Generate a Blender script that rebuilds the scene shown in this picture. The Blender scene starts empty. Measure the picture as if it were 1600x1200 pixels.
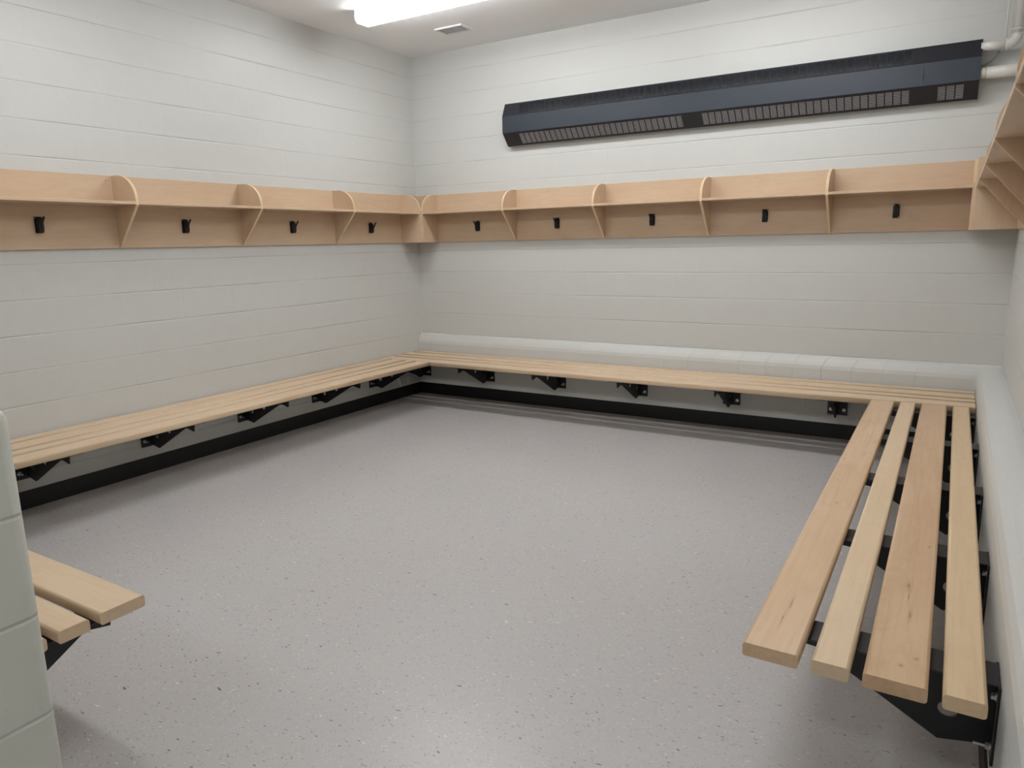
import bpy, bmesh, math, random
from mathutils import Vector, Matrix
random.seed(7)
C = bpy.context.scene.collection
PI = math.pi
CO = 0.2032           # height of one block course
W = 4.91              # room width
ZC = 3.226            # ceiling height
YF = -7.6             # far end of the space behind the camera
YP = -5.155            # inner face of the low partition
XP = 3.155             # end of the low partition
ZB = 0.437            # bench top
LY = 0.06             # how far the thick base of the back wall stands out
LX = 0.138             # same for the right wall

def lin(r, g, b):
    f = lambda c: (c/255/12.92) if c/255 <= 0.04045 else ((c/255+0.055)/1.055)**2.4
    return (f(r), f(g), f(b), 1)

# ------------------------------------------------------------ materials
class NT:
    def __init__(s, name):
        s.m = bpy.data.materials.new(name); s.m.use_nodes = True
        s.t = s.m.node_tree; s.b = s.t.nodes['Principled BSDF']
    def n(s, typ, **kw):
        x = s.t.nodes.new(typ)
        for k, v in kw.items():
            if k.startswith('i_'):
                key = k[2:]
                key = int(key) if key.isdigit() else key.replace('_', ' ')
                x.inputs[key].default_value = v
            else: setattr(x, k, v)
        return x
    def l(s, a, b): s.t.links.new(a, b)
    def math(s, op, a, b=None, c=None):
        x = s.n('ShaderNodeMath', operation=op)
        for i, v in enumerate((a, b, c)):
            if v is None: continue
            if isinstance(v, (int, float)): x.inputs[i].default_value = v
            else: s.l(v, x.inputs[i])
        return x.outputs[0]
    def mix(s, fac, a, b):
        x = s.n('ShaderNodeMix', data_type='RGBA')
        for i, v in ((0, fac), (6, a), (7, b)):
            if isinstance(v, (int, float, tuple)): x.inputs[i].default_value = v
            else: s.l(v, x.inputs[i])
        return x.outputs[2]

def simple(name, col, rough=0.5, metal=0.0, bump=0.0, bscale=200):
    q = NT(name); q.b.inputs['Base Color'].default_value = col
    q.b.inputs['Metallic'].default_value = metal
    tc = q.n('ShaderNodeTexCoord')
    nz = q.n('ShaderNodeTexNoise', i_Scale=bscale, i_Detail=3.0); q.l(tc.outputs['Object'], nz.inputs['Vector'])
    mr = q.n('ShaderNodeMapRange', i_3=max(rough-0.05, 0.02), i_4=rough+0.05); q.l(nz.outputs[0], mr.inputs[0])
    q.l(mr.outputs[0], q.b.inputs['Roughness'])
    if bump:
        bp = q.n('ShaderNodeBump', i_Strength=bump, i_Distance=0.002); q.l(nz.outputs[0], bp.inputs['Height'])
        q.l(bp.outputs[0], q.b.inputs['Normal'])
    return q.m

def block_paint(name, width=0.4064, vstrength=0.2, col=(207,207,203), hweak=1.0):
    """painted concrete block: soft bed joints every course, fainter head joints"""
    q = NT(name)
    tc = q.n('ShaderNodeTexCoord'); sp = q.n('ShaderNodeSeparateXYZ'); q.l(tc.outputs['Object'], sp.inputs[0])
    along = q.math('SUBTRACT', sp.outputs[0], sp.outputs[1]); z = sp.outputs[2]
    # slight waver of the joints
    nz = q.n('ShaderNodeTexNoise', i_Scale=2.3, i_Detail=2.0); q.l(tc.outputs['Object'], nz.inputs['Vector'])
    wav = q.math('MULTIPLY_ADD', nz.outputs[0], 0.006, -0.003)
    zz = q.math('ADD', z, wav)
    row = q.math('DIVIDE', zz, CO)
    rf = q.math('FRACT', row)
    dz = q.math('MULTIPLY', q.math('MINIMUM', rf, q.math('SUBTRACT', 1.0, rf)), CO)
    ridx = q.math('FLOOR', row)
    odd = q.math('MULTIPLY', q.math('FLOORED_MODULO', ridx, 2.0), 0.5)
    cf = q.math('FRACT', q.math('ADD', q.math('DIVIDE', along, width), odd))
    dx = q.math('MULTIPLY', q.math('MINIMUM', cf, q.math('SUBTRACT', 1.0, cf)), width)
    def groove(d, w):
        mr = q.n('ShaderNodeMapRange', interpolation_type='SMOOTHSTEP', i_1=0.0, i_2=w, i_3=1.0, i_4=0.0)
        q.l(d, mr.inputs[0]); return mr.outputs[0]
    # paint fills the joints unevenly
    n2 = q.n('ShaderNodeTexNoise', i_Scale=1.6, i_Detail=3.0); q.l(tc.outputs['Object'], n2.inputs['Vector'])
    pt = q.n('ShaderNodeMapRange', i_1=0.38, i_2=0.62, i_3=0.25, i_4=1.0); q.l(n2.outputs[0], pt.inputs[0])
    gh = q.math('MULTIPLY', q.math('MULTIPLY', groove(dz, 0.0065), pt.outputs[0]), hweak)
    pt2 = q.n('ShaderNodeMapRange', i_1=0.46, i_2=0.66, i_3=0.0, i_4=1.0); q.l(n2.outputs[1], pt2.inputs[0])
    gv = q.math('MULTIPLY', q.math('MULTIPLY', groove(dx, 0.006), pt2.outputs[0]), vstrength)
    g = q.math('MAXIMUM', gh, gv)
    n3 = q.n('ShaderNodeTexNoise', i_Scale=140.0, i_Detail=4.0, i_Roughness=0.6); q.l(tc.outputs['Object'], n3.inputs['Vector'])
    n4 = q.n('ShaderNodeTexNoise', i_Scale=11.0, i_Detail=3.0); q.l(tc.outputs['Object'], n4.inputs['Vector'])
    h = q.math('ADD', q.math('MULTIPLY', g, -0.0030), q.math('MULTIPLY', n3.outputs[0], 0.00035))
    h = q.math('ADD', h, q.math('MULTIPLY', n4.outputs[0], 0.0012))
    bp = q.n('ShaderNodeBump', i_Strength=0.8, i_Distance=1.0); q.l(h, bp.inputs['Height'])
    q.l(bp.outputs[0], q.b.inputs['Normal'])
    c = lin(*col); d = tuple(v*0.80 for v in c[:3])+(1,); e = tuple(v*0.965 for v in c[:3])+(1,)
    base = q.mix(n4.outputs[0], c, e)
    q.l(q.mix(q.math('MULTIPLY', g, 0.75), base, d), q.b.inputs['Base Color'])
    q.b.inputs['Roughness'].default_value = 0.42
    return q.m

def wood(name, light, dark, red, knots=(), grain=1.0, contrast=1.0, segs=0.0):
    """maple; grain runs along the object's own X. knots: (x, y, rx, ry) in object space"""
    q = NT(name)
    tc = q.n('ShaderNodeTexCoord'); oi = q.n('ShaderNodeObjectInfo')
    off = q.n('ShaderNodeVectorMath', operation='SCALE'); off.inputs['Scale'].default_value = 37.0
    cb = q.n('ShaderNodeCombineXYZ')
    q.l(oi.outputs['Random'], cb.inputs[0]); q.l(oi.outputs['Random'], cb.inputs[1])
    q.l(cb.outputs[0], off.inputs[0])
    ad = q.n('ShaderNodeVectorMath', operation='ADD'); q.l(tc.outputs['Object'], ad.inputs[0]); q.l(off.outputs[0], ad.inputs[1])
    def nz(scale, vec, det=3.0, dist=0.0):
        mp = q.n('ShaderNodeMapping'); mp.inputs['Scale'].default_value = vec; q.l(ad.outputs[0], mp.inputs[0])
        x = q.n('ShaderNodeTexNoise', i_Scale=scale, i_Detail=det, i_Distortion=dist); q.l(mp.outputs[0], x.inputs['Vector'])
        return x.outputs[0]
    broad = nz(2.2, (1.0, 3.2, 3.2), 3.0, 0.6)
    fine = nz(26.0, (0.12*grain, 3.0, 3.0), 4.0, 0.3)
    mott = nz(7.0, (1.0, 2.2, 2.2), 4.0, 0.8)
    def mr(v, a, b, c=0.0, d=1.0):
        x = q.n('ShaderNodeMapRange', i_1=a, i_2=b, i_3=c, i_4=d); q.l(v, x.inputs[0]); return x.outputs[0]
    L, D, Rr = lin(*light), lin(*dark), lin(*red)
    col = q.mix(mr(broad, 0.35, 0.7, 0, 0.9*contrast), L, Rr)
    col = q.mix(mr(fine, 0.45, 0.75, 0, 0.45*contrast), col, D)
    col = q.mix(mr(mott, 0.52, 0.78, 0, 0.5*contrast), col, D)
    if segs:   # boards glued up from shorter lengths of differing tone
        sx = q.n('ShaderNodeSeparateXYZ'); q.l(ad.outputs[0], sx.inputs[0])
        wn = q.n('ShaderNodeTexWhiteNoise', noise_dimensions='1D')
        q.l(q.math('FLOOR', q.math('DIVIDE', sx.outputs[0], segs)), wn.inputs['W'])
        col = q.mix(q.math('MULTIPLY', wn.outputs[0], 0.5), col, Rr)
    if knots:
        s2 = q.n('ShaderNodeSeparateXYZ'); q.l(tc.outputs['Object'], s2.inputs[0])
        nk = q.n('ShaderNodeTexNoise', i_Scale=45.0, i_Detail=3.0); q.l(tc.outputs['Object'], nk.inputs['Vector'])
        wob = q.math('MULTIPLY_ADD', nk.outputs[0], 1.3, -0.65)
        for kx, ky, rx, ry in knots:
            a = q.math('DIVIDE', q.math('SUBTRACT', s2.outputs[0], kx), rx)
            b = q.math('DIVIDE', q.math('SUBTRACT', s2.outputs[1], ky), ry)
            r = q.math('ADD', q.math('SQRT', q.math('ADD', q.math('MULTIPLY', a, a), q.math('MULTIPLY', b, b))), wob)
            col = q.mix(mr(r, 0.7, 3.2, 0.38, 0.0), col, lin(160, 120, 86))
            col = q.mix(mr(r, 0.1, 1.1, 0.75, 0.0), col, lin(108, 76, 54))
    q.l(col, q.b.inputs['Base Color'])
    q.b.inputs['Roughness'].default_value = 0.42
    bp = q.n('ShaderNodeBump', i_Strength=0.15, i_Distance=0.001); q.l(fine, bp.inputs['Height'])
    q.l(bp.outputs[0], q.b.inputs['Normal'])
    return q.m

def floor_mat():
    q = NT('vinyl_tile_floor')
    tc = q.n('ShaderNodeTexCoord')
    n1 = q.n('ShaderNodeTexNoise', i_Scale=1.1, i_Detail=3.0); q.l(tc.outputs['Object'], n1.inputs['Vector'])
    n2 = q.n('ShaderNodeTexNoise', i_Scale=38.0, i_Detail=4.0, i_Roughness=0.65); q.l(tc.outputs['Object'], n2.inputs['Vector'])
    base = q.mix(n2.outputs[0], lin(184, 180, 178), lin(195, 191, 189))
    base = q.mix(q.math('MULTIPLY', n1.outputs[0], 0.4), base, lin(172, 168, 164))
    def flecks(scale, rot, sy, thr, pick, colr, base):
        mp = q.n('ShaderNodeMapping'); mp.inputs['Scale'].default_value = (1.0, sy, 1.0)
        mp.inputs['Rotation'].default_value = (0, 0, rot); mp.inputs['Location'].default_value = (rot*3.7, scale*0.13, 0)
        nd = q.n('ShaderNodeTexNoise', i_Scale=14.0); q.l(tc.outputs['Object'], nd.inputs['Vector'])
        sc = q.n('ShaderNodeVectorMath', operation='SCALE'); sc.inputs['Scale'].default_value = 0.05; q.l(nd.outputs[1], sc.inputs[0])
        ad = q.n('ShaderNodeVectorMath', operation='ADD'); q.l(tc.outputs['Object'], ad.inputs[0]); q.l(sc.outputs[0], ad.inputs[1])
        q.l(ad.outputs[0], mp.inputs[0])
        v = q.n('ShaderNodeTexVoronoi', voronoi_dimensions='2D', i_Scale=scale); q.l(mp.outputs[0], v.inputs['Vector'])
        sp = q.n('ShaderNodeSeparateColor'); q.l(v.outputs['Color'], sp.inputs[0])
        size = q.math('MULTIPLY', sp.outputs[1], thr)
        on = q.math('MULTIPLY', q.math('LESS_THAN', v.outputs['Distance'], size), q.math('LESS_THAN', sp.outputs[0], pick))
        return q.mix(on, base, colr)
    for i, (s, r, sy, t, p, c) in enumerate((
            (26, 0.3, 3.2, 0.15, 0.40, lin(158, 155, 155)), (30, 1.2, 3.0, 0.15, 0.40, lin(203, 200, 196)),
            (20, 2.2, 3.8, 0.15, 0.10, lin(112, 111, 116)), (40, 2.8, 2.4, 0.18, 0.35, lin(162, 159, 157)),
            (24, 0.9, 3.4, 0.14, 0.10, lin(132, 127, 125)), (44, 1.8, 2.0, 0.20, 0.35, lin(201, 198, 194)),
            (17, 1.5, 4.2, 0.13, 0.10, lin(222, 220, 214)))):
        base = flecks(s, r, sy, t, p, c, base)
    q.l(base, q.b.inputs['Base Color'])
    q.b.inputs['Roughness'].default_value = 0.27; q.b.inputs['Specular IOR Level'].default_value = 0.3
    return q.m

M = {}
M['block'] = block_paint('painted_block')
M['base_block'] = block_paint('painted_base_block', width=0.2032, vstrength=1.0, hweak=0.0)
M['ceiling'] = simple('ceiling_paint', lin(240, 240, 241), 0.7, bump=0.2, bscale=90)
M['floor'] = floor_mat()
M['black_rubber'] = simple('black_rubber', lin(22, 23, 26), 0.45)
M['bracket'] = simple('black_powder_coat', lin(20, 20, 23), 0.38, bump=0.1, bscale=400)
M['steel'] = simple('zinc_steel', lin(200, 200, 200), 0.3, metal=0.9)
M['hook'] = simple('black_hook', lin(16, 17, 22), 0.4, metal=0.0)
M['heater'] = simple('charcoal_enamel', lin(45, 52, 62), 0.4, metal=0.1, bump=0.05, bscale=300)
M['heater_dark'] = simple('charcoal_enamel_grille', lin(33, 35, 42), 0.42, metal=0.1)
M['fins'] = simple('aluminium_fins', lin(240, 244, 252), 0.4, metal=0.0)
M['pipe'] = simple('white_pvc_jacket', lin(214, 212, 206), 0.28)
M['tape'] = simple('yellowed_tape', lin(190, 182, 140), 0.5)
M['cable'] = simple('grey_cable', lin(150, 149, 145), 0.5)
M['vent'] = simple('white_vent_metal', lin(225, 223, 222), 0.5)
M['vent_dark'] = simple('vent_throat', lin(170, 168, 168), 0.8)
M['housing'] = simple('white_enamel', lin(225, 225, 225), 0.4)
M['slat'] = wood('maple_slat', (222, 199, 168), (200, 169, 136), (216, 188, 156), segs=0.9)
M['ply'] = wood('maple_plywood', (208, 183, 155), (191, 161, 130), (203, 173, 143), grain=2.0, contrast=0.75)
M['ply_edge'] = wood('maple_edge', (224, 197, 160), (206, 174, 136), (217, 186, 148), contrast=0.7)
def emis(name, col, st):
    q = NT(name); q.b.inputs['Base Color'].default_value = (0.8, 0.8, 0.8, 1)
    q.b.inputs['Emission Color'].default_value = col; q.b.inputs['Emission Strength'].default_value = st
    return q.m
M['lamp'] = emis('lit_diffuser', (0.965, 0.985, 1.0, 1), 23.5)

# ------------------------------------------------------------ mesh helpers
def link(name, bm, mats, parent=None, loc=(0, 0, 0), rot=(0, 0, 0), smooth=False):
    me = bpy.data.meshes.new(name)
    bmesh.ops.recalc_face_normals(bm, faces=bm.faces[:])
    bm.to_mesh(me); bm.free()
    if not isinstance(mats, (list, tuple)): mats = [mats]
    for m in mats: me.materials.append(m)
    if smooth:
        for p in me.polygons: p.use_smooth = True
    o = bpy.data.objects.new(name, me); C.objects.link(o)
    o.location = loc; o.rotation_euler = rot
    if parent: o.parent = parent
    return o

def box(bm, x0, x1, y0, y1, z0, z1, mi=0):
    vs = [bm.verts.new((x, y, z)) for x in (x0, x1) for y in (y0, y1) for z in (z0, z1)]
    for f in ((0,1,3,2), (4,6,7,5), (0,4,5,1), (2,3,7,6), (0,2,6,4), (1,5,7,3)):
        fc = bm.faces.new([vs[i] for i in f]); fc.material_index = mi
    return vs

def rbox(x0, x1, y0, y1, z0, z1, r, segs=2, only=None):
    bm = bmesh.new(); box(bm, x0, x1, y0, y1, z0, z1)
    es = bm.edges[:]
    if only is not None:
        es = [e for e in es if abs((e.verts[0].co-e.verts[1].co)[only]) > 1e-6]
    bmesh.ops.bevel(bm, geom=es, offset=r, segments=segs, affect='EDGES', profile=0.5)
    return bm

def extrude_profile(pts, a0, a1, axis='x'):
    """closed outline pts (u, v) swept along axis from a0 to a1"""
    bm = bmesh.new()
    def P(u, v, a): return {'x': (a, u, v), 'y': (u, a, v), 'z': (u, v, a)}[axis]
    A = [bm.verts.new(P(u, v, a0)) for u, v in pts]; B = [bm.verts.new(P(u, v, a1)) for u, v in pts]
    n = len(pts)
    bm.faces.new(A); bm.faces.new(B[::-1])
    for i in range(n): bm.faces.new((A[i], A[(i+1) % n], B[(i+1) % n], B[i]))
    return bm

def plate_with_holes(outline, holes, a0, a1, segs=20):
    """outline (u=y, v=z) with round holes, thickness along x"""
    bm = bmesh.new(); loops = []
    def loop(ps):
        vs = [bm.verts.new((a0, u, v)) for u, v in ps]
        return [bm.edges.new((vs[i], vs[(i+1) % len(vs)])) for i in range(len(vs))]
    es = loop(outline)
    for cu, cv, r in holes:
        es += loop([(cu+r*math.cos(t*2*PI/segs), cv+r*math.sin(t*2*PI/segs)) for t in range(segs)])
    bmesh.ops.triangle_fill(bm, edges=es, use_beauty=True)
    r = bmesh.ops.extrude_face_region(bm, geom=bm.faces[:])
    bmesh.ops.translate(bm, verts=[v for v in r['geom'] if isinstance(v, bmesh.types.BMVert)], vec=(a1-a0, 0, 0))
    return bm

def tube(pts, r, seg=16, cap=True, bm=None):
    bm = bm or bmesh.new(); rings = []
    pts = [Vector(p) for p in pts]; up = None
    for i, p in enumerate(pts):
        d = (pts[min(i+1, len(pts)-1)] - pts[max(i-1, 0)]).normalized()
        if up is None:
            up = d.orthogonal().normalized()
        else:
            up = (up - d*up.dot(d)).normalized()
        s = d.cross(up); rr = r[i] if isinstance(r, (list, tuple)) else r
        rings.append([bm.verts.new(p + up*math.cos(k*2*PI/seg)*rr + s*math.sin(k*2*PI/seg)*rr) for k in range(seg)])
    for a, b in zip(rings, rings[1:]):
        for k in range(seg):
            f = bm.faces.new((a[k], a[(k+1) % seg], b[(k+1) % seg], b[k])); f.smooth = True
    if cap: bm.faces.new(rings[0]); bm.faces.new(rings[-1][::-1])
    return bm

def empty(name, loc, rz=0.0):
    o = bpy.data.objects.new(name, None); C.objects.link(o)
    o.empty_display_size = 0.1; o.location = loc; o.rotation_euler = (0, 0, rz); return o
def tag(o, label, cat, group=None, kind=None):
    o['label'] = label; o['category'] = cat
    if group: o['group'] = group
    if kind: o['kind'] = kind
    return o
def struct(o, label=None, cat=None):
    o['kind'] = 'structure'
    if label: o['label'] = label
    if cat: o['category'] = cat
    return o
def copy_tree(o, parent=None):
    c = o.copy(); C.objects.link(c)
    if parent: c.parent = parent
    for ch in [x for x in bpy.data.objects if x.parent == o]: copy_tree(ch, c)
    return c

# ------------------------------------------------------------ the room
bm = bmesh.new(); box(bm, -0.2, W+0.2, YF-0.2, 0.2, -0.15, 0.0)
struct(link('floor', bm, M['floor']), 'light grey speckled vinyl tile floor of the changing room', 'floor')
bm = bmesh.new(); box(bm, -0.2, W+0.2, YF-0.2, 0.2, ZC, ZC+0.15)
struct(link('ceiling', bm, M['ceiling']), 'flat off-white painted ceiling above the block walls', 'ceiling')

bm = bmesh.new(); box(bm, -0.2, 0.0, YF-0.2, 0.2, 0.0, ZC)
struct(link('wall_left', bm, M['block']), 'left wall of white painted concrete block', 'wall')

def shoulder(d, r=0.055):
    """rounded shoulder of the thicker wall base: face at depth d, top meets the wall at 3 courses"""
    zt = 3*CO
    return [(d, 0.0), (d, zt-0.095), (d-0.006, zt-0.068), (d-0.018, zt-0.045)] + \
           ([(0.022, zt-0.014), (0.008, zt-0.004)] if d < 0.1 else [(d-0.045, zt-0.022), (d-0.08, zt-0.010), (0.02, zt-0.002)]) + [(0.0, zt)]
def mark_base(bm, test):
    for f in bm.faces:
        if test(f.calc_center_median()): f.material_index = 1
pts = [(-u, v) for u, v in shoulder(LY)] + [(0.0, ZC), (0.2, ZC), (0.2, 0.0)]
bm = extrude_profile(pts, 0.0, W+0.2, 'x'); mark_base(bm, lambda c: c.y < -0.0005 and c.z < 3*CO+.01 and c.x < W+.1 and c.x > .1)
struct(link('wall_back', bm, [M['block'], M['base_block']]), 'back wall of white painted block with a thicker rounded base course behind the bench', 'wall')
pts = [(W-u, v) for u, v in shoulder(LX)] + [(W, ZC), (W+0.2, ZC), (W+0.2, 0.0)]
bm = extrude_profile(pts, YF-0.2, -0.0, 'y')
struct(link('wall_right', bm, [M['block'], M['base_block']]), 'right wall of white painted block with a thick rounded ledge above the bench', 'wall')
bm = bmesh.new(); box(bm, 0.0, W, YF-0.2, YF, 0.0, ZC)
struct(link('wall_front', bm, M['block']), 'white block wall behind the camera', 'wall')
# low partition whose end stands at the left edge of the picture
bm = bmesh.new(); box(bm, 0.0, XP, YP-0.2, YP, 0.0, 6*CO)
bmesh.ops.bevel(bm, geom=[e for e in bm.edges if (e.verts[0].co.x > 1 and e.verts[1].co.x > 1) or (e.verts[0].co.z > 1 and e.verts[1].co.z > 1)],
                offset=0.024, segments=5, affect='EDGES', profile=0.5)
M['end_block'] = block_paint('painted_end_block', width=0.4064, vstrength=0.0, col=(214, 215, 205))
pw = struct(link('wall_partition', bm, M['end_block']), 'low white block partition with a rounded end at the left edge', 'wall')
for p in pw.data.polygons: p.use_smooth = len(p.vertices) == 4 and p.area < 0.05

BBH = 0.11
for nm, bx in (('baseboard_left', (0, 0.007, YF, 0)), ('baseboard_back', (0.007, W-LX-0.007, -LY-0.007, -LY)),
               ('baseboard_right', (W-LX-0.007, W-LX, YF, -LY)), ('baseboard_front', (0.007, XP, YP, YP+0.007))):
    bm = bmesh.new(); box(bm, bx[0], bx[1], bx[2], bx[3], 0, BBH)
    # small toe cove
    struct(link(nm, bm, M['black_rubber']), 'black rubber baseboard along the %s of the room' %
           {'left': 'left wall', 'back': 'back wall', 'right': 'right wall', 'front': 'low partition'}[nm.split('_')[1]], 'baseboard')

# ------------------------------------------------------------ slatted benches (local x along the wall, y away from it)
TH = 0.038
SLATS = ((0.014, 0.103), (0.133, 0.273), (0.303, 0.392), (0.422, 0.562))      # narrow, wide, narrow, wide from the wall
ZF = ZB - TH                                                                 # top of the bracket flange
def bracket_part(root, x, du=0.0):
    prof = [(0.004, 0.195), (0.02+du, 0.195), (0.10+du, 0.178), (0.41+du, 0.352), (0.435+du, 0.354), (0.495+du, 0.340), (0.506+du, ZF-0.004), (0.004, ZF-0.004)]
    b = link('bracket', plate_with_holes(prof, [(0.083+du, 0.268, 0.023), (0.225+du, 0.315, 0.021)], -0.004, 0.004), M['bracket'], root, (x, 0, 0))
    link('top_flange', rbox(-0.058, 0.058, 0.004, 0.548+du, ZF-0.005, ZF, 0.0015, 1), M['bracket'], b)
    link('wall_plate', rbox(-0.068, 0.068, 0.0, 0.007, 0.182, ZF-0.001, 0.002, 1), M['bracket'], b)
    def cyl(bb, seg, rad, dep, x_, y_, z_):
        bmesh.ops.create_cone(bb, segments=seg, radius1=rad, radius2=rad, depth=dep, cap_ends=True, matrix=Matrix.Translation((x_, y_, z_)) @ Matrix.Rotation(PI/2, 4, 'X'))
    for sx, sz in ((-0.045, 0.222), (0.045, 0.222), (-0.045, 0.362), (0.045, 0.362)):
        bb = bmesh.new()
        cyl(bb, 16, 0.0125, 0.002, sx, 0.008, sz); cyl(bb, 6, 0.0095, 0.010, sx, 0.0135, sz)
        if sz < 0.3: cyl(bb, 12, 0.0045, 0.030, sx, 0.030, sz)
        link('bolt', bb, M['steel'], b)
    return b
def bench(name, loc, rz, x0, x1, brk, label, mats=None, du=0.0):
    root = empty(name, loc, rz)
    for i, (a, b) in enumerate(SLATS):
        L = x1-x0
        bm = rbox(-L/2, L/2, -(b-a)/2, (b-a)/2, -TH/2, TH/2, 0.008, 3, only=0)
        o = link('slat', bm, (mats[i] if mats else M['slat']), root, ((x0+x1)/2, (a+b)/2, ZB-TH/2))
        o.location.y += du
        for p in o.data.polygons: p.use_smooth = (len(p.vertices) == 4 and p.area < 0.03*L)
    first = None
    for x in brk:
        if first is None: first = bracket_part(root, x, du)
        else: c = copy_tree(first, root); c.location = (x, 0, 0)
    return tag(root, label, 'bench', 'wall benches around the room')
FB = -LY-0.562-0.004      # where side benches meet the back bench
# left wall: local x -> world -y
bench('slatted_bench', (0, 0, 0), -PI/2, -FB, 5.14-0.562-0.012, (0.757, 1.468, 2.223, 3.000, 3.777, 4.50),
      'long pale maple slatted bench along the left wall, tight slats, on black brackets')
bench('slatted_bench', (W, -LY, 0), PI, LX+0.004, W-0.004, [W-x for x in (3.928, 3.151, 2.378, 1.603, 0.838, 0.075)],
      'pale maple slatted bench running along the back wall below the black heater')
xs = -FB+0.002
RL = 3.965-xs; RC = (3.965+xs)/2
def K(slat, wx, wy, rx, ry):      # world -> object space of a slat of the right bench
    return (wy+RC, (W-LX-0.021-wx)-(SLATS[slat][0]+SLATS[slat][1])/2, rx, ry)
mats = [wood('maple_slat_honey', (222, 196, 160), (200, 168, 131), (216, 188, 151), segs=0.8),
        wood('maple_slat_pink', (212, 182, 148), (186, 148, 113), (204, 170, 135), contrast=1.2, segs=0.7,
             knots=[K(1, 4.549, -3.403, .020, .0048), K(1, 4.553, -3.48, .030, .0014), K(1, 4.562, -3.60, .024, .0028), K(1, 4.556, -3.885, .005, .004), K(1, 4.588, -3.835, .005, .004), K(1, 4.593, -3.058, .006, .003)]),
        wood('maple_slat_pale', (226, 202, 170), (206, 175, 140), (219, 192, 157), contrast=0.8, segs=0.8),
        wood('maple_slat_front', (219, 190, 157), (194, 157, 121), (211, 178, 143), contrast=1.1, segs=0.7,
             knots=[K(3, 4.26, -2.746, .007, .004), K(3, 4.21, -2.097, .006, .004), K(3, 4.262, -3.69, .028, .0020), K(3, 4.256, -3.79, .022, .0014)])]
bench('slatted_bench', (W-LX, 0, 0), PI/2, -3.965, -xs, [-x for x in (3.742, 2.970, 2.205, 1.435, 0.690)],
      'maple slatted bench with open gaps and dark knots along the right wall, nearest the camera', mats, du=0.021)
bench('slatted_bench', (0, YP, 0), 0, 0.012, 2.51, (0.15, 0.90, 1.65, 2.415),
      'short end of maple slatted bench behind the low partition at lower left')

# ------------------------------------------------------------ coat shelves (local x along the wall, y away from it)
D = 0.25; Z0 = 1.507; Z1 = 1.953; ZS = 1.768; T = 0.018
def hook_part(root, x):
    # breakaway coat hook: back plate, folded cheeks, flat swinging prong
    bm = rbox(-0.0215, 0.0215, T, T+0.003, 1.600, 1.694, 0.0012, 1)
    h = link('coat_hook', bm, M['hook'], root, (x, 0, 0))
    body = extrude_profile([(T+.002, 1.680), (T+.022, 1.690), (T+.034, 1.668), (T+.039, 1.640), (T+.032, 1.606), (T+.024, 1.600), (T+.002, 1.608)], -0.0135, 0.0135, 'x')
    bmesh.ops.bevel(body, geom=body.edges[:], offset=0.0018, segments=2, affect='EDGES')
    link('hook_body', body, M['hook'], h)
    pg = tube([(0, T+.030, 1.636), (0, T+.044, 1.653), (0, T+.058, 1.671), (0, T+.072, 1.690)], [0.008, 0.0068, 0.006, 0.0068], 12)
    link('prong', pg, M['hook'], h)
    for sx, z in ((-0.0165, 1.686), (0.0165, 1.686), (-0.0175, 1.606)):
        bb = bmesh.new(); bmesh.ops.create_cone(bb, segments=12, radius1=0.0038, radius2=0.003, depth=0.003, cap_ends=True, matrix=Matrix.Translation((sx, T+.0042, z)) @ Matrix.Rotation(-PI/2, 4, 'X'))
        link('screw', bb, M['steel'], h)
    return h
def divider_profile(full):
    # rounded above the shelf; tapered to the back panel below it, or full depth at the ends of a run
    d = D
    h = Z1-0.002-(ZS+0.02)
    arc = [(T + (d-T)*math.sin(t*PI/2/14)**0.9 if t else T, ZS+0.02 + h*math.cos(t*PI/2/14)) for t in range(0, 15)]
    arc = [(T, Z1-0.002)] + [(0.075 + (d-0.075)*math.sin(t*PI/2/12), ZS+0.03 + (Z1-0.002-ZS-0.03)*math.cos(t*PI/2/12)) for t in range(13)]
    if full == 2: return [(T, Z1-0.002), (d, Z1-0.002), (d, Z0), (T, Z0)]
    if full: return arc + [(d, Z0), (T, Z0)]
    return arc + [(d, ZS-0.004), (T+0.004, Z0), (T, Z0)]
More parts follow.
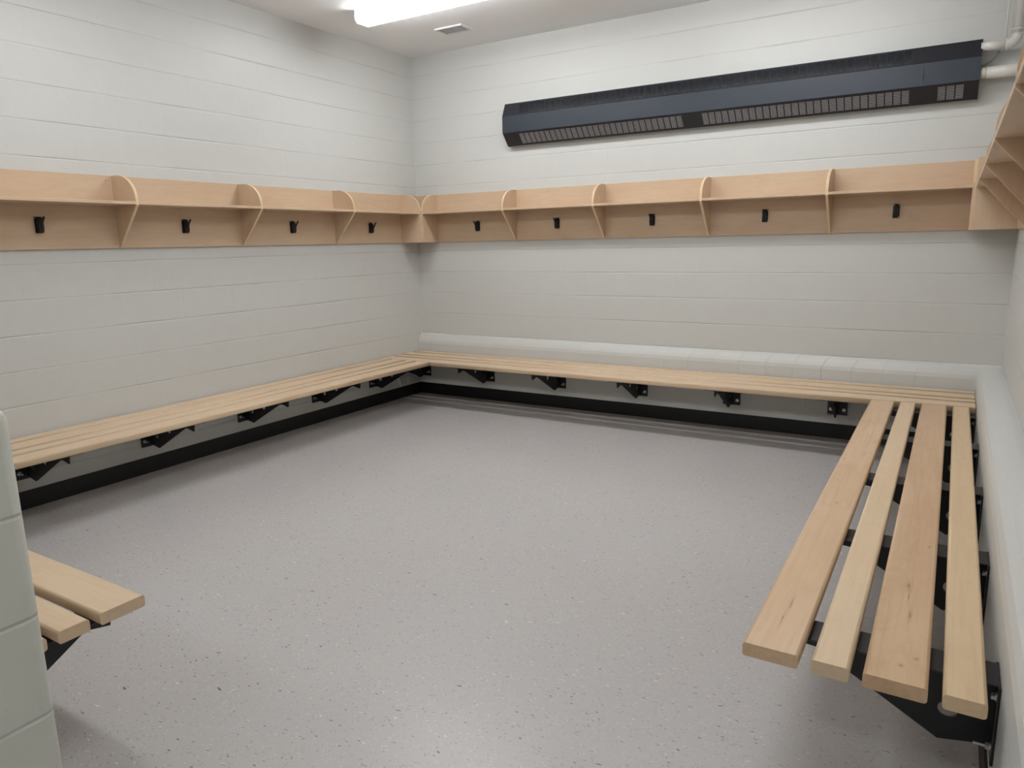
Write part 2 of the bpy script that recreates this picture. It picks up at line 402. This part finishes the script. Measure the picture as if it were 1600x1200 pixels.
def shelf(loc, rz, x0, x1, ends, mids, hooks, label, square=False, pan=None):
    root = empty('coat_shelf', loc, rz)
    L = x1-x0; cx = (x0+x1)/2
    q0, q1 = pan or (x0, x1)
    o = link('back_panel', rbox(-(q1-q0)/2, (q1-q0)/2, 0.0, T, Z0, Z1, 0.001, 1), M['ply'], root, ((q0+q1)/2, 0, 0))
    link('shelf_board', rbox(-L/2+T, L/2-T, T, D-0.001, ZS, ZS+T, 0.0015, 1), M['ply'], root, (cx, 0, 0))
    def div(x, full, xo):
        bm = extrude_profile(divider_profile(full), -T/2, T/2, 'x')
        # the sawn edge is lighter than the veneered faces
        for f in bm.faces:
            if abs(f.normal.x) < 0.5: f.material_index = 1
        bm.normal_update()
        for f in bm.faces: f.material_index = 1 if abs(f.normal.x) < 0.5 and (full != 1 or f.calc_center_median().z > ZS) else 0
        # stand the grain up the panel: object local X is vertical
        bmesh.ops.transform(bm, matrix=Matrix.Rotation(PI/2, 4, 'Y'), verts=bm.verts)
        o = link('divider', bm, [M['ply'], M['ply_edge']], root, (x, 0, 0), (0, -PI/2, 0))
        return o
    for x in ends: div(x, 2 if (square and x == max(ends)) else 1, 0)
    for x in mids: div(x, False, 0)
    first = None
    for x in hooks:
        if first is None: first = hook_part(root, x)
        else: c = copy_tree(first, root); c.location = (x, 0, 0)
    for x in mids:     # little screw caps in the back panel beside each divider
        for dz in (Z0+0.03, Z1-0.03):
            bb = bmesh.new(); bmesh.ops.create_cone(bb, segments=10, radius1=0.0045, radius2=0.003, depth=0.002, cap_ends=True, matrix=Matrix.Translation((x-0.045 if rz > 3 else x+0.045, T+.001, dz)) @ Matrix.Rotation(-PI/2, 4, 'X'))
            link('screw', bb, M['steel'], root)
    return tag(root, label, 'coat shelf', 'coat shelves along the walls')
e = D+0.0
shelf((0, 0, 0), -PI/2, e, 4.99, (e+T/2, 4.98), (1.14, 2.10, 3.05, 4.00), (0.705, 1.622, 2.581, 3.526, 4.48),
      'maple plywood coat shelf with black hooks along the left wall', pan=(T+0.001, 4.99))
b0, b1 = W-(W-e), W-e
shelf((W, 0, 0), PI, e, W-e, (e+T/2, W-e-T/2), [W-x for x in (3.79, 2.91, 2.02, 1.15)], [W-x for x in (4.21, 3.335, 2.447, 1.575, 0.737)],
      'maple plywood coat shelf with black hooks along the back wall under the heater', pan=(0.001, W-0.001))
shelf((W, 0, 0), PI/2, -4.90, -e, (-e-T/2, -4.89), (-1.10, -2.10, -3.05, -4.00), (),
      'maple plywood coat shelf seen from below along the right wall', square=True, pan=(-4.90, -T-0.001))

# ------------------------------------------------------------ wall heater
HX0, HX1 = 1.108, 4.622
hz = empty('wall_heater', (0, 0, 2.33))
def hl(name, bm, m, th=0.0015):
    o = link(name, bm, m, hz, (0, 0, -2.33)); 
    if th:
        md = o.modifiers.new('t', 'SOLIDIFY'); md.thickness = th; md.offset = 0
    return o
P = [(-0.002, 2.684), (-0.095, 2.674), (-0.146, 2.564), (-0.146, 2.427), (-0.055, 2.325)]
def lerp(a, b, t): return (a[0]+(b[0]-a[0])*t, a[1]+(b[1]-a[1])*t)
def grille(name, a, b, ranges, rows, t0, t1, m, slot=0.5):
    bm = bmesh.new()
    xs = [HX0]; hole = []
    for r0, r1 in ranges:
        n = int(round((r1-r0)/0.05)); p = (r1-r0)/n
        for k in range(n):
            xs += [r0+k*p+0.0035, r0+(k+1)*p-0.0035]; hole.append(len(xs)-2)
    xs.append(HX1)
    ts = [0.0]; hr = []
    p = (t1-t0)/rows
    for k in range(rows):
        ts += [t0+(k+(1-slot)/2)*p, t0+(k+(1+slot)/2)*p]; hr.append(len(ts)-2)
    ts.append(1.0)
    hs, hh = set(hole), set(hr)
    grid = [[bm.verts.new((x, *lerp(a, b, t))) for t in ts] for x in xs]
    for i in range(len(xs)-1):
        for j in range(len(ts)-1):
            if i in hs and j in hh: continue
            bm.faces.new((grid[i][j], grid[i+1][j], grid[i+1][j+1], grid[i][j+1]))
    return hl(name, bm, m)
grille('top_grille', P[1], P[2], [(1.265, 4.24)], 10, 0.12, 0.88, M['heater_dark'], 0.34)
grille('bottom_grille', P[3], P[4], [(1.26, 2.71), (2.86, 4.24), (4.395, 4.545)], 9, 0.14, 0.88, M['heater_dark'], 0.64)
for x0, x1 in ((HX0, 4.312), (4.314, HX1)):
    bm = bmesh.new(); v = [bm.verts.new(p) for p in ((x0, *P[2]), (x1, *P[2]), (x1, *P[3]), (x0, *P[3]))]; bm.faces.new(v)
    hl('front_panel', bm, M['heater'])
bm = bmesh.new(); v = [bm.verts.new(p) for p in ((HX0, *P[0]), (HX1, *P[0]), (HX1, *P[1]), (HX0, *P[1]))]; bm.faces.new(v)
hl('top_rail', bm, M['heater_dark'])
for x in (HX0, HX1):
    bm = bmesh.new(); bm.faces.new([bm.verts.new((x, u, v)) for u, v in P + [(-0.002, 2.325)]]); hl('end_cap', bm, M['heater'])
bm = extrude_profile([(-0.012, 2.49), (-0.12, 2.49), (-0.12, 2.50), (-0.012, 2.50)], HX0+0.01, HX1-0.01, 'x')
hl('added_dark_plate', bm, M['heater_dark'], 0)  # dark plate added below the top grille so its slots stay dark
bm = extrude_profile([(-0.045, 2.328), (-0.045, 2.345), (-0.130, 2.440), (-0.140, 2.436), (-0.140, 2.430), (-0.053, 2.333)], HX0+0.01, HX1-0.01, 'x')
hl('heating_fins', bm, M['fins'], 0)
tag(hz, 'long charcoal black finned wall heater with slotted grilles high on the back wall', 'heater')

# ------------------------------------------------------------ pipes right of the heater
def arc(c, r, a0, a1, n, f): return [f(c, r, a0+(a1-a0)*k/n) for k in range(n+1)]
py = -0.10
pu = empty('insulated_pipe', (4.63, py, 2.625))
pth = [(-0.015, 0, 0), (0.12, 0, 0)] + [(0.12+0.045*math.sin(t*PI/16), 0, 0.045-0.045*math.cos(t*PI/16)) for t in range(1, 9)]
link('pipe_run', tube([(-0.015, 0, 0), (0.118, 0, 0)], 0.0275, 24), M['pipe'], pu)
link('elbow', tube([(0.112, 0, 0)]+pth[1:]+[(0.165, 0, 0.055)], 0.0315, 24), M['pipe'], pu)
link('riser', tube([(0.165, 0, 0.05), (0.165, 0, ZC-2.625)], 0.0285, 24), M['pipe'], pu)
link('band', tube([(0.165, 0, 0.07), (0.165, 0, 0.085)], 0.031, 24), M['pipe'], pu)
tag(pu, 'white jacketed pipe leaving the heater and turning up to the ceiling', 'pipe')
pl = empty('insulated_pipe', (4.63, py, 2.47))
link('pipe_run', tube([(-0.015, 0, 0), (W-4.63+0.05, 0, -0.004)], 0.036, 24), M['pipe'], pl)
link('tape_band', tube([(0.018, 0, 0), (0.024, 0, 0)], 0.0368, 24), M['tape'], pl)
tag(pl, 'thicker white straight pipe below the elbow pipe, running to the right wall', 'pipe')
o = link('thin_pipe', tube([(4.737, -0.15, 2.655), (4.737, -0.15, ZC)], 0.007, 12), M['pipe'])
tag(o, 'thin white upright pipe in front of the jacketed riser', 'pipe')
pts = [Vector((4.615, -0.04, 2.525)), Vector((4.645, -0.045, 2.528)), Vector((4.675, -0.05, 2.545)), Vector((4.70, -0.055, 2.57)), Vector((4.715, -0.06, 2.60))]
o = link('cable', tube(pts, 0.006, 10), M['cable'])
tag(o, 'thin grey flexible cable curving between the two white pipes', 'cable')

# ------------------------------------------------------------ ceiling vent
vt = empty('ceiling_vent', (0.897, -0.532, ZC))
bm = bmesh.new(); w_, h_ = 0.135, 0.088
for a in ((-w_, w_, -h_, -h_+0.02), (-w_, w_, h_-0.02, h_), (-w_, -w_+0.02, -h_+0.02, h_-0.02), (w_-0.02, w_, -h_+0.02, h_-0.02)):
    box(bm, a[0], a[1], a[2], a[3], -0.012, 0)
link('frame', bm, M['vent'], vt)
bm = bmesh.new(); box(bm, -w_+.018, w_-.018, -h_+.018, h_-.018, -0.003, 0); link('throat', bm, M['vent_dark'], vt)
for k in range(7):
    y = -h_+0.027+k*0.0203
    bm = bmesh.new(); box(bm, -w_+.02, w_-.02, -0.009, 0.009, -0.0008, 0.0008)
    link('louver', bm, M['vent'], vt, (0, y, -0.0075), (math.radians(28), 0, 0))
tag(vt, 'small white louvered vent in the ceiling beside the light', 'vent')

# ------------------------------------------------------------ ceiling lights
def light_fixture(x0, x1, yc, label):
    L = x1-x0
    r = empty('ceiling_light', ((x0+x1)/2, yc, ZC))
    w = 0.082; h = 0.088
    link('housing', rbox(-L/2+0.004, L/2-0.004, -w+0.012, w-0.012, -0.035, 0, 0.002, 1), M['housing'], r)
    prof = [(-w, -0.036), (-w, -h+0.022), (-w+0.008, -h+0.006), (-w+0.022, -h), (w-0.022, -h), (w-0.008, -h+0.006), (w, -h+0.022), (w, -0.036)]
    link('diffuser', extrude_profile(prof, -L/2+0.004, L/2-0.004, 'x'), M['lamp'], r)
    for s in (-1, 1):
        prof2 = [(-w-0.002, 0), (-w-0.002, -h+0.02), (-w+0.02, -h-0.002), (w-0.02, -h-0.002), (w+0.002, -h+0.02), (w+0.002, 0)]
        a = s*L/2; link('end_cap', extrude_profile(prof2, a-0.002, a+0.002, 'x'), M['housing'], r)
    return tag(r, label, 'ceiling light')
light_fixture(0.58, 2.10, -1.28, 'glowing white strip light on the ceiling near the back left corner')
light_fixture(2.62, 4.14, -1.28, 'strip light on the ceiling nearest the back right corner, above the picture')
light_fixture(0.58, 1.95, -3.70, 'strip light on the ceiling over the short bench by the partition, above the picture')
light_fixture(2.85, 4.10, -3.70, 'strip light on the ceiling over the right wall bench, above the picture')
light_fixture(3.09, 4.33, -6.7, 'unseen fill light added on the ceiling behind the camera')  # extra fixture out of view, added to brighten the near end

# ------------------------------------------------------------ camera, world, view
cam_d = bpy.data.cameras.new('camera'); cam = bpy.data.objects.new('camera', cam_d); C.objects.link(cam)
R_ = Vector((0.8548143, 0.51850953, -0.0209852)); U_ = Vector((-0.08242402, 0.17558764, 0.98100727)); F_ = Vector((-0.51234636, 0.83684936, -0.19283246))
m3 = Matrix((R_, U_, -F_)).transposed()
cam.matrix_world = Matrix.Translation((4.59053, -5.76585, 1.49090)) @ m3.to_4x4()
cam_d.sensor_width = 36.0; cam_d.lens = 1126.542/1600*36.0; cam_d.clip_start = 0.02
bpy.context.scene.camera = cam
w = bpy.data.worlds.new('world'); bpy.context.scene.world = w; w.use_nodes = True
w.node_tree.nodes['Background'].inputs[0].default_value = (0.8, 0.85, 0.9, 1)
w.node_tree.nodes['Background'].inputs[1].default_value = 0.05
vs = bpy.context.scene.view_settings
vs.view_transform = 'Standard'; vs.look = 'None'; vs.exposure = 0.0; vs.gamma = 1.0; vs.use_curve_mapping = False
